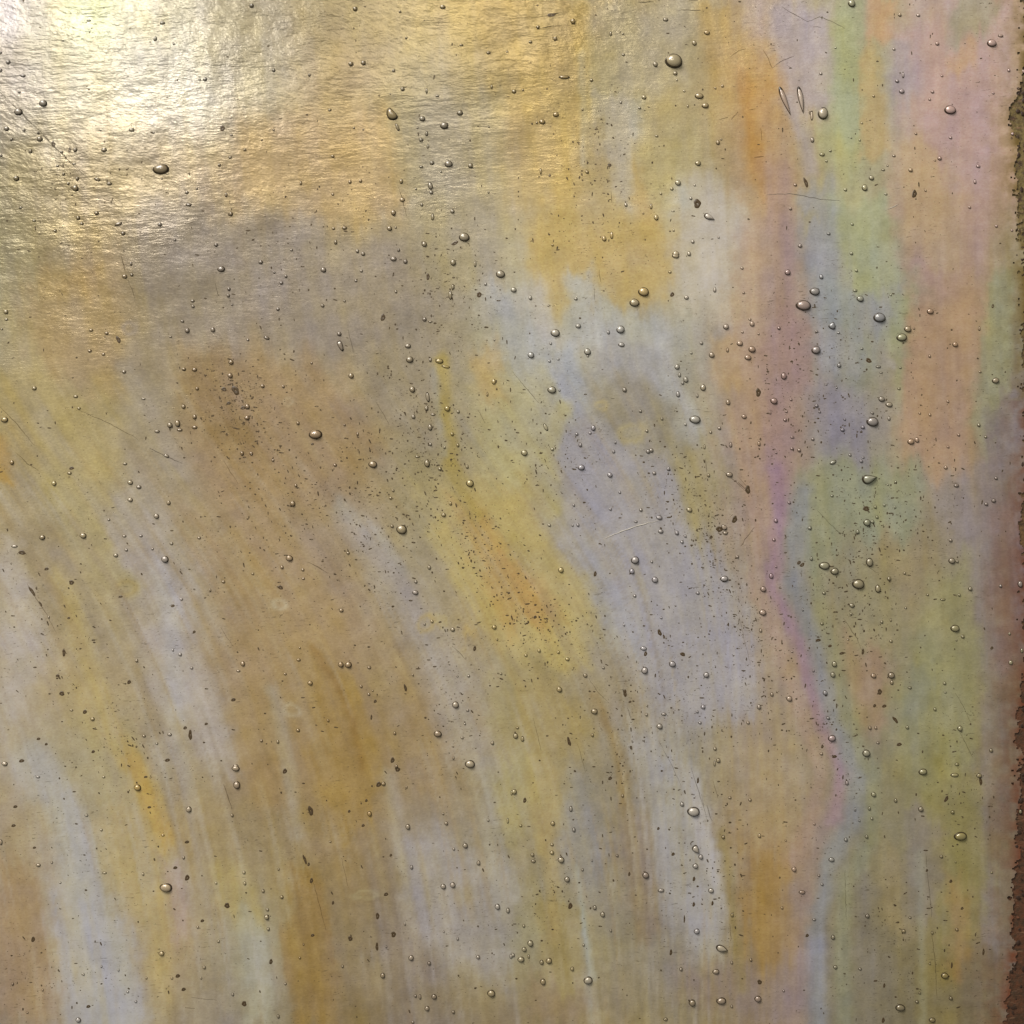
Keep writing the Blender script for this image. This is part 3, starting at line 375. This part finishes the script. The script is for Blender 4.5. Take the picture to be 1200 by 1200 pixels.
# ------------------------------------------------------------------ materials
def film_material():
    m, nt, b = nodes("iridescent_film")
    co = N(nt,'ShaderNodeTexCoord').outputs['Object']
    at = N(nt,'ShaderNodeAttribute',attribute_name='film').outputs['Color']
    grain = mapped_noise(nt,co,2.6,1.8,0,2,.6)
    brush = mapped_noise(nt,co,16,2.0,-2,3,.6)
    c = mixc(nt, .12, at, mixc(nt, 1, at, N_grey(nt, ramp(nt,grain,.2,.8)), 'OVERLAY'))
    c = mixc(nt, .03, c, mixc(nt, 1, c, N_grey(nt, ramp(nt,brush,.25,.75)), 'OVERLAY'))
    # fine dark dashes of bare glass where the film is nicked
    dash = mapped_noise(nt,co,9,1.6,-4,2,.5); patch = mapped_noise(nt,co,70,90,20,2,.5)
    dm = math_(nt,'MULTIPLY', ramp(nt,dash,.66,.74), ramp(nt,patch,.42,.62))
    c = mixc(nt, math_(nt,'MULTIPLY',dm,.55), c, (.09,.06,.03,1))
    dot = mapped_noise(nt,co,3.0,2.4,0,1,.5)
    dd = math_(nt,'MULTIPLY', ramp(nt,dot,.70,.78), ramp(nt,patch,.40,.60))
    c = mixc(nt, math_(nt,'MULTIPLY',dd,.7), c, (.08,.055,.03,1))
    link(nt,c,b.inputs['Base Color'])
    b.inputs['Metallic'].default_value=.35; b.inputs['IOR'].default_value=1.5
    link(nt, math_(nt,'ADD', math_(nt,'MULTIPLY',grain,.12), .18), b.inputs['Roughness'])
    # relief: rolled ripples lying across the sheet, orange peel and fine grain
    rip = mapped_noise(nt,co,22,4.6,-3,3,.6); peel = mapped_noise(nt,co,15,12,35,3,.6)
    big = mapped_noise(nt,co,120,60,10,2,.5)
    sep = N(nt,'ShaderNodeSeparateXYZ'); link(nt,co,sep.inputs[0])
    # the roller left the top of the sheet, and its left corner most, rougher than the rest
    corner = math_(nt,'SUBTRACT', math_(nt,'MULTIPLY',sep.outputs['Y'],1.0), math_(nt,'MULTIPLY',sep.outputs['X'],.35))
    rough = ramp(nt, math_(nt,'ADD',corner, math_(nt,'MULTIPLY',patch,.02)), .055, .125)
    rip2 = mapped_noise(nt,co,15,6,14,3,.6); where = ramp(nt, mapped_noise(nt,co,60,45,0,2,.5), .35, .65)
    h = math_(nt,'ADD', math_(nt,'MULTIPLY',math_(nt,'MULTIPLY',rip,where),1.1), math_(nt,'MULTIPLY',rip2,.5))
    h = math_(nt,'ADD', h, math_(nt,'MULTIPLY',peel,.8))
    h = math_(nt,'MULTIPLY', h, math_(nt,'ADD', math_(nt,'MULTIPLY',rough,.95), .16))
    h = math_(nt,'ADD', h, math_(nt,'MULTIPLY',grain,.045))
    h = math_(nt,'ADD', h, math_(nt,'MULTIPLY',big,.7))
    h = math_(nt,'SUBTRACT', h, math_(nt,'MULTIPLY',dm,.05))
    bu = N(nt,'ShaderNodeBump'); bu.inputs['Strength'].default_value=1; bu.inputs['Distance'].default_value=BUMP
    link(nt,h,bu.inputs['Height']); link(nt,bu.outputs[0],b.inputs['Normal'])
    return m
def N_grey(nt, v):
    n = N(nt,'ShaderNodeCombineColor')
    for i in range(3): link(nt,v,n.inputs[i])
    return n.outputs[0]
BUMP = .00009
M_film = film_material()

def bare_material():
    m, nt, b = nodes("bare_amber_glass")
    co = N(nt,'ShaderNodeTexCoord').outputs['Object']
    sep = N(nt,'ShaderNodeSeparateXYZ'); link(nt,co,sep.inputs[0])
    hue = ramp(nt, math_(nt,'ADD',sep.outputs['Y'], math_(nt,'MULTIPLY',mapped_noise(nt,co,60,80),.03)), -.02, .06)
    c = mixc(nt, hue, (.125,.047,.019,1), (.20,.145,.045,1))
    g = mapped_noise(nt,co,9,8,0,5,.7)
    c = mixc(nt, ramp(nt,g,.40,.62), c, (.06,.032,.014,1))
    c = mixc(nt, math_(nt,'MULTIPLY',ramp(nt,mapped_noise(nt,co,16,4,-5,3,.6),.58,.72),.6), c, (.28,.15,.08,1))
    link(nt,c,b.inputs['Base Color']); b.inputs['Roughness'].default_value=.5
    bu = N(nt,'ShaderNodeBump'); bu.inputs['Distance'].default_value=.00022; bu.inputs['Strength'].default_value=.9
    link(nt,mapped_noise(nt,co,8,7,0,4,.65),bu.inputs['Height']); link(nt,bu.outputs[0],b.inputs['Normal'])
    return m
M_bare = bare_material()
def seed_material(name, gain):
    m, nt, b = nodes(name)
    oc = N(nt,'ShaderNodeAttribute',attribute_name='film').outputs['Color'] if 'small' in name else N(nt,'ShaderNodeObjectInfo').outputs['Color']
    c = mixc(nt,1,oc,(gain,gain*.97,gain*.93,1),'MULTIPLY')
    link(nt,c,b.inputs['Base Color']); b.inputs['Metallic'].default_value=.1; b.inputs['Roughness'].default_value=.3
    b.inputs['IOR'].default_value=1.6; b.inputs['Coat Weight'].default_value=1; b.inputs['Coat Roughness'].default_value=.16
    return m
M_seed = seed_material("seed_film", .74); M_seed_small = seed_material("small_seed_film", .68)
def plain(name, col, rough, metal=0.):
    m, nt, b = nodes(name)
    co = N(nt,'ShaderNodeTexCoord').outputs['Object']
    n = N(nt,'ShaderNodeTexNoise'); n.inputs['Scale'].default_value=900; link(nt,co,n.inputs['Vector'])
    link(nt, mixc(nt, n.outputs['Fac'], tuple(.7*v for v in col)+(1,), tuple(1.3*v for v in col)+(1,)), b.inputs['Base Color'])
    b.inputs['Roughness'].default_value=rough; b.inputs['Metallic'].default_value=metal; return m
M_dark_rim = plain("painted_rim", (.040,.028,.016), .3)  # refraction darkening round each bubble, painted as a dark rim colour
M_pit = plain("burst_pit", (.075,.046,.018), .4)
M_scr = seed_material("scratch_groove", .48); M_scr.node_tree.nodes["Principled BSDF"].inputs["Coat Weight"].default_value=0
M_light_scr = plain("scratch_burr", (.55,.50,.42), .3)
M_speck = plain("speck", (.060,.036,.011), .75)
M_table = plain("dark_table", (.05,.04,.03), .6)

# ------------------------------------------------------------------ setting: the table top the glass lies on
bm = bmesh.new(); bmesh.ops.create_cube(bm, size=1)
bmesh.ops.scale(bm, vec=(1.2,1.0,.03), verts=bm.verts); bmesh.ops.translate(bm, vec=(0,0,-.0225), verts=bm.verts)
bmesh.ops.bevel(bm, geom=bm.edges[:], offset=.004, segments=2, affect='EDGES')
tab = from_bm("table_top", bm, M_table); tab['kind']='structure'; tab['label']='dark table top under the glass sheet'

# ------------------------------------------------------------------ the glass sheet
sheet = bpy.data.objects.new("glass_sheet", None); COL.objects.link(sheet); sheet.location=(0,0,-.0075); sheet.empty_display_size=.02
sheet['label'] = "golden iridescent art glass sheet with raised seed bubbles and a rough brown right edge"
sheet['category'] = "glass sheet"
bpy.context.view_layer.update()
OFF = Vector((0,0,.0075))            # children are laid out in world height; the sheet's base is 7.5 mm below
X0, X1, Y0, Y1 = -170, 1290, -170, 1370
bm = bmesh.new(); bmesh.ops.create_cube(bm, size=1)
bmesh.ops.scale(bm, vec=((X1-X0)*PX,(Y1-Y0)*PX,.0070), verts=bm.verts)
bmesh.ops.translate(bm, vec=P((X0+X1)/2,(Y0+Y1)/2,-.00376)+OFF, verts=bm.verts)
bmesh.ops.bevel(bm, geom=[e for e in bm.edges], offset=.0012, segments=3, affect='EDGES')
from_bm("glass_body", bm, M_bare, sheet)

STEP = 2.5; XE = 1148.0
xs = np.arange(X0+4, XE+.1, STEP); xs = xs+(XE-xs[-1]); ys = np.arange(Y0+4, Y1-4, STEP)
GX, GY = np.meshgrid(xs, ys)
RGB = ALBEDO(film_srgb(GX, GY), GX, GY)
def height(x, y): return .00025*fbm(x/180,y/180,401,3) + .00006*fbm(x/40,y/40,411,2)
Z = height(GX, GY)
def film_at(x, y):
    i = min(max(int((x-xs[0])/STEP),0),len(xs)-1); j = min(max(int((y-ys[0])/STEP),0),len(ys)-1)
    return RGB[j,i]
def zz(x, y):
    i = min(max(int((x-xs[0])/STEP),0),len(xs)-1); j = min(max(int((y-ys[0])/STEP),0),len(ys)-1); return Z[j,i]
exs = np.arange(XE, 1216, 1.0); eys = np.arange(ys[0], ys[-1]+.1, 1.0)
EX, EY = np.meshgrid(exs, eys)
ex = np.interp(eys, EDGE_Y, EDGE_X)[:,None]
rag = 10*fbm(EX/45,EY/45,301,3) + 8*fbm(EX/12,EY/12,311,4) + 4*fbm(EX/3.2,EY/3.2,331,2)
pock = fbm(EX/5.5,EY/5.5,351,3)
keep_v = (EX + rag < ex) & ~((EX > ex-20) & (pock*28 > (ex-EX)+8))       # and small flaked-off islands close to the margin
keep = keep_v[:-1,:-1]&keep_v[1:,:-1]&keep_v[:-1,1:]&keep_v[1:,1:]
def film_grid(GX, GY, keep, rgb):
    idx = np.arange(GX.size).reshape(GX.shape)
    q = np.stack([idx[1:,:-1],idx[1:,1:],idx[:-1,1:],idx[:-1,:-1]],-1)
    q = q[keep] if keep is not None else q.reshape(-1,4)
    co = np.stack([(GX-600)*PX,(600-GY)*PX,height(GX,GY)+OFF.z],-1).reshape(-1,3)
    return co, q, rgb.reshape(-1,3)
c1,q1,r1 = film_grid(GX, GY, None, RGB)
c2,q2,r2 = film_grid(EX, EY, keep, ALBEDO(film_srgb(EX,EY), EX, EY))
co = np.concatenate([c1,c2]); q = np.concatenate([q1,q2+len(c1)]); rgb = np.concatenate([r1,r2]); nv=len(co)
me = bpy.data.meshes.new("iridescent_film")
me.vertices.add(nv); me.vertices.foreach_set('co',co.ravel())
me.loops.add(q.size); me.loops.foreach_set('vertex_index',q.ravel().astype(np.int32))
me.polygons.add(len(q)); me.polygons.foreach_set('loop_start',np.arange(0,q.size,4,dtype=np.int32))
me.polygons.foreach_set('use_smooth',np.ones(len(q),bool))
ca = me.color_attributes.new('film','FLOAT_COLOR','POINT')
ca.data.foreach_set('color',np.concatenate([rgb,np.ones((nv,1))],1).ravel().astype(np.float32))
me.update(calc_edges=True)
bm = bmesh.new(); bm.from_mesh(me); bmesh.ops.delete(bm, geom=[v for v in bm.verts if not v.link_faces], context='VERTS'); bm.to_mesh(me); bm.free()
film = mesh_obj("iridescent_film", me, M_film, sheet)
film['label'] = "gold, lavender, pink and green iridescent film with a ragged right margin"

# ------------------------------------------------------------------ seed bubbles
def seed_mesh(kind, seg=32, rings=7, var=0, wallw=.74):
    """unit bubble: filmed dome on a narrow steep wall painted dark as a refraction rim; teardrop, kidney and burst kinds"""
    bm = bmesh.new(); R=random.Random(var*17+len(kind)+ord(kind))
    ph=[R.uniform(0,6.28) for _ in range(3)]
    def outline(a):
        w = 1+.035*math.sin(2*a+ph[0])+.025*math.sin(3*a+ph[1])
        x,y = math.cos(a)*w, math.sin(a)*w
        if kind=='t': y *= max(.5-.5*x,0)**.55*1.12+.04
        if kind=='k': y += .45*(x*x-.4); 
        if kind=='d':
            w2 = 1+.07*math.sin(2*a+ph[0])+.06*math.sin(3*a+ph[1])+.05*math.sin(5*a+ph[2]); x*=w2; y*=w2
        return x,y
    prof = []
    for k in range(rings+1):
        t = k/rings
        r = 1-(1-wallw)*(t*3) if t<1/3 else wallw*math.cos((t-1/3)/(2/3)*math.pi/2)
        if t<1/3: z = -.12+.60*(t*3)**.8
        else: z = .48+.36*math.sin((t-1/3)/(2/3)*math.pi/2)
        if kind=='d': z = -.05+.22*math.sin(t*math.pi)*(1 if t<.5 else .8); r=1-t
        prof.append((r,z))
    loops=[]
    for r,z in prof[:-1]:
        loops.append([bm.verts.new((outline(i*2*math.pi/seg)[0]*r,outline(i*2*math.pi/seg)[1]*r,z)) for i in range(seg)])
    top=bm.verts.new((0,-.18*(kind=='k'),prof[-1][1]))
    for k in range(len(loops)-1):
        for i in range(seg):
            f=bm.faces.new((loops[k][i],loops[k][(i+1)%seg],loops[k+1][(i+1)%seg],loops[k+1][i])); f.smooth=True
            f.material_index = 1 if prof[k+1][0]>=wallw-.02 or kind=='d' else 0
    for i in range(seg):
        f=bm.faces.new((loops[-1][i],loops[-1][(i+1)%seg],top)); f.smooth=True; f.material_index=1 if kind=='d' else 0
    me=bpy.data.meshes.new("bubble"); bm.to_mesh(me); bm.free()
    me.materials.append(M_seed); me.materials.append(M_pit if kind=='d' else M_dark_rim); return me
BUB=[]
for (tx,ty),s in TILES.items():
    for e in s.split(';'):
        p=e.split(','); v=list(map(float,p[:5]))+[0.]*(5-len(p[:5]))
        BUB.append((tx+v[0]/4,ty+v[1]/4,v[2]/4,v[3]/4,v[4],p[5] if len(p)>5 else 'o'))
BUB.sort(key=lambda b:-b[2]*b[3])
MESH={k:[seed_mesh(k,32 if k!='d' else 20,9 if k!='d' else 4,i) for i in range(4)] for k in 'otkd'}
def dims(b): return b[2],b[3],1.0*min(b[2],b[3])*(.8 if b[5]=='d' else 1)
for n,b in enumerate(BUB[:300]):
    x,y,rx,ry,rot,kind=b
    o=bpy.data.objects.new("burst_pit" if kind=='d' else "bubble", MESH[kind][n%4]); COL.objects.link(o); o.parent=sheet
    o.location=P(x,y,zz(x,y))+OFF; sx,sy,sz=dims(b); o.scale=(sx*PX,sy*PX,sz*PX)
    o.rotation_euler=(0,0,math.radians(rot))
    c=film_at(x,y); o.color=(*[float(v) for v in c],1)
# the smaller seeds, and the strewn specks, as joined parts
def joined(name, items, base_v, base_f, base_m, mats, kind='stuff', attr=False):
    nb=len(base_v); bv=np.array(base_v,float); V=[];Fc=[];Mi=[];Cc=[]
    for k,(x,y,rx,ry,rz,rot) in enumerate(items):
        c,s=math.cos(rot),math.sin(rot); u=bv[:,0]*rx; v=bv[:,1]*ry
        V.append(np.stack([((x-600)+u*c-v*s)*PX,((600-y)+u*s+v*c)*PX,zz(x,y)+OFF.z+bv[:,2]*rz*PX],-1))
        if attr: Cc.append(np.repeat(film_at(x,y)[None],nb,0))
    V=np.concatenate(V)
    fs=[len(f) for f in base_f]; flat=np.concatenate([np.array(f) for f in base_f]); n=len(items)
    L=(flat[None]+np.arange(n)[:,None]*nb).ravel().astype(np.int32)
    st=np.tile(np.array(fs),n); ls=np.concatenate([[0],np.cumsum(st)[:-1]]).astype(np.int32)
    me=bpy.data.meshes.new(name); me.vertices.add(len(V)); me.vertices.foreach_set('co',V.ravel())
    me.loops.add(len(L)); me.loops.foreach_set('vertex_index',L); me.polygons.add(len(st)); me.polygons.foreach_set('loop_start',ls)
    for m in mats: me.materials.append(m)
    me.polygons.foreach_set('material_index',np.tile(np.array(base_m),n).astype(np.int32))
    me.polygons.foreach_set('use_smooth',np.ones(len(st),bool))
    if attr:
        a=me.color_attributes.new('film','FLOAT_COLOR','POINT'); C=np.concatenate(Cc)
        a.data.foreach_set('color',np.concatenate([C,np.ones((len(C),1))],1).ravel().astype(np.float32))
    me.update(calc_edges=True); o=mesh_obj(name,me,None,sheet); o['kind']=kind; return o
def base_of(me): return [tuple(v.co) for v in me.vertices],[tuple(p.vertices) for p in me.polygons],[p.material_index for p in me.polygons]
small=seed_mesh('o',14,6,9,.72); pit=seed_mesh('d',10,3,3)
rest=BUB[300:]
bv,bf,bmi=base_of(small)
joined("small_bubble",[(b[0],b[1],b[2],b[3],min(b[2],b[3]),math.radians(b[4])) for b in rest if b[5]!='d'],bv,bf,bmi,[M_seed_small,M_dark_rim],attr=True)
bv,bf,bmi=base_of(pit)
joined("small_pit",[(b[0],b[1],b[2],b[3],.8*min(b[2],b[3]),math.radians(b[4])) for b in rest if b[5]=='d'],bv,bf,[0]*len(bf),[M_pit])
# strewn specks: denser in the swarms the photograph shows
R=random.Random(11)
SWARM=[(500,500,70,110,-8,420),(530,330,60,90,-10,260),(275,475,34,60,-32,260),(290,490,80,70,-30,260),(600,690,40,80,-28,110),(640,740,60,50,-35,160),(820,600,45,90,-30,330),(870,720,40,100,-25,300),
 (400,560,110,70,-20,260),(1020,620,70,60,0,260),(1000,720,60,80,-20,260),(760,790,100,90,-30,260),(700,200,60,110,0,220),(930,480,60,120,0,240),(1010,440,70,90,0,160),(100,230,90,70,-40,120),
 (300,620,110,70,-20,200),(560,640,40,70,-35,200),(640,540,60,80,-25,180),(450,640,80,60,-35,200),(350,300,120,60,-10,120),(80,780,70,90,-20,130),(1060,560,80,80,0,140),(880,830,70,80,-30,160),
 (530,800,50,90,-10,100),(720,880,80,70,-20,150),(1130,950,40,80,0,120),(830,1000,50,110,0,140),(640,1040,70,100,0,120),(150,880,60,70,-10,110),(60,1150,60,50,0,60),(1060,1100,70,70,0,130),(980,860,40,80,-30,160)]
sp=[]
def flow_angle(x,y): return math.atan2(1, .42*min(max((900-x)/500,0),1)*min(max((y-350)/300,0),1)+.10)
def speck(x,y):
    r=.4+R.random()**4*1.3; st=R.choice((1,1,1.2,1.5,2.2,3))
    if R.random()<.55: a=R.gauss(0,.22)
    else: a=-flow_angle(x,y)+R.gauss(0,.2)
    sp.append((x,y,r*st**.7,r*.85/st**.2,r*.8,a))
for cx,cy,sx,sy,rot,n in SWARM:
    t=math.radians(rot)
    for _ in range(int(n*1.5)):
        u,v=R.gauss(0,sx*.55),R.gauss(0,sy*.55); speck(cx+u*math.cos(t)-v*math.sin(t), cy+u*math.sin(t)+v*math.cos(t))
for _ in range(4600):
    x,y=R.uniform(-150,1180),R.uniform(-150,1350)
    if x<330 and y<130 and R.random()<.5: continue
    speck(x,y)
sp=[s for s in sp if s[0]<1186]
bv,bf,bmi=base_of(seed_mesh('d',6,2,5))
joined("speck",sp,bv,bf,[0]*len(bf),[M_speck])
# grit and flaked crumbs of film on the bare margin
cr=[]
for _ in range(300):
    y=R.uniform(-150,1350); e=float(np.interp(y,EDGE_Y,EDGE_X)); x=e+R.gauss(5,6)
    r=.8+R.random()**2*1.6; cr.append((x,y,r*R.uniform(.8,1.8),r,r*1.1,R.uniform(0,3.14)))
joined("edge_grit",cr,bv,bf,[0]*len(bf),[plain("edge_grit",(.045,.022,.011),.5)])

# ------------------------------------------------------------------ scratches
for pts,hw,k in SCRATCH:
    dense=[]
    for (a,b),(c,d) in zip(pts[:-1],pts[1:]):
        L=math.hypot(c-a,d-b); n=max(2,int(L/4))
        dense+=[(a+(c-a)*i/n,b+(d-b)*i/n) for i in range(n)]
    dense.append(pts[-1]); bm=bmesh.new(); prev=None
    mx,my=dense[len(dense)//2]
    n=len(dense)
    for i,(x,y) in enumerate(dense):
        a=dense[max(i-1,0)]; b=dense[min(i+1,n-1)]; L=math.hypot(b[0]-a[0],b[1]-a[1])+1e-6
        nx,ny=-(b[1]-a[1])/L,(b[0]-a[0])/L
        w=hw*(.85 if k=='l' else .5)*(.25+.75*math.sin(math.pi*(i+.5)/n))*R.uniform(.55,1.25); jx=R.gauss(0,.25); x+=nx*jx; y+=ny*jx
        o3=P(mx,my,0)
        ring=[bm.verts.new(P(x+nx*w,y+ny*w,zz(x,y)+.00002)-o3),bm.verts.new(P(x,y,zz(x,y)+w*.7*PX+.00004)-o3),bm.verts.new(P(x-nx*w,y-ny*w,zz(x,y)+.00002)-o3)]
        if prev:
            for q_ in (0,1): bm.faces.new((prev[q_],prev[q_+1],ring[q_+1],ring[q_]))
        prev=ring
    bmesh.ops.recalc_face_normals(bm,faces=bm.faces)
    o=from_bm("scratch",bm,M_light_scr if k=='l' else M_scr,sheet); o.location=P(mx,my,0)+OFF
    cf=film_at(mx,my); o.color=(*[float(v_) for v_ in cf],1)
    if k=='l': o['label']="pale hairline scratch"
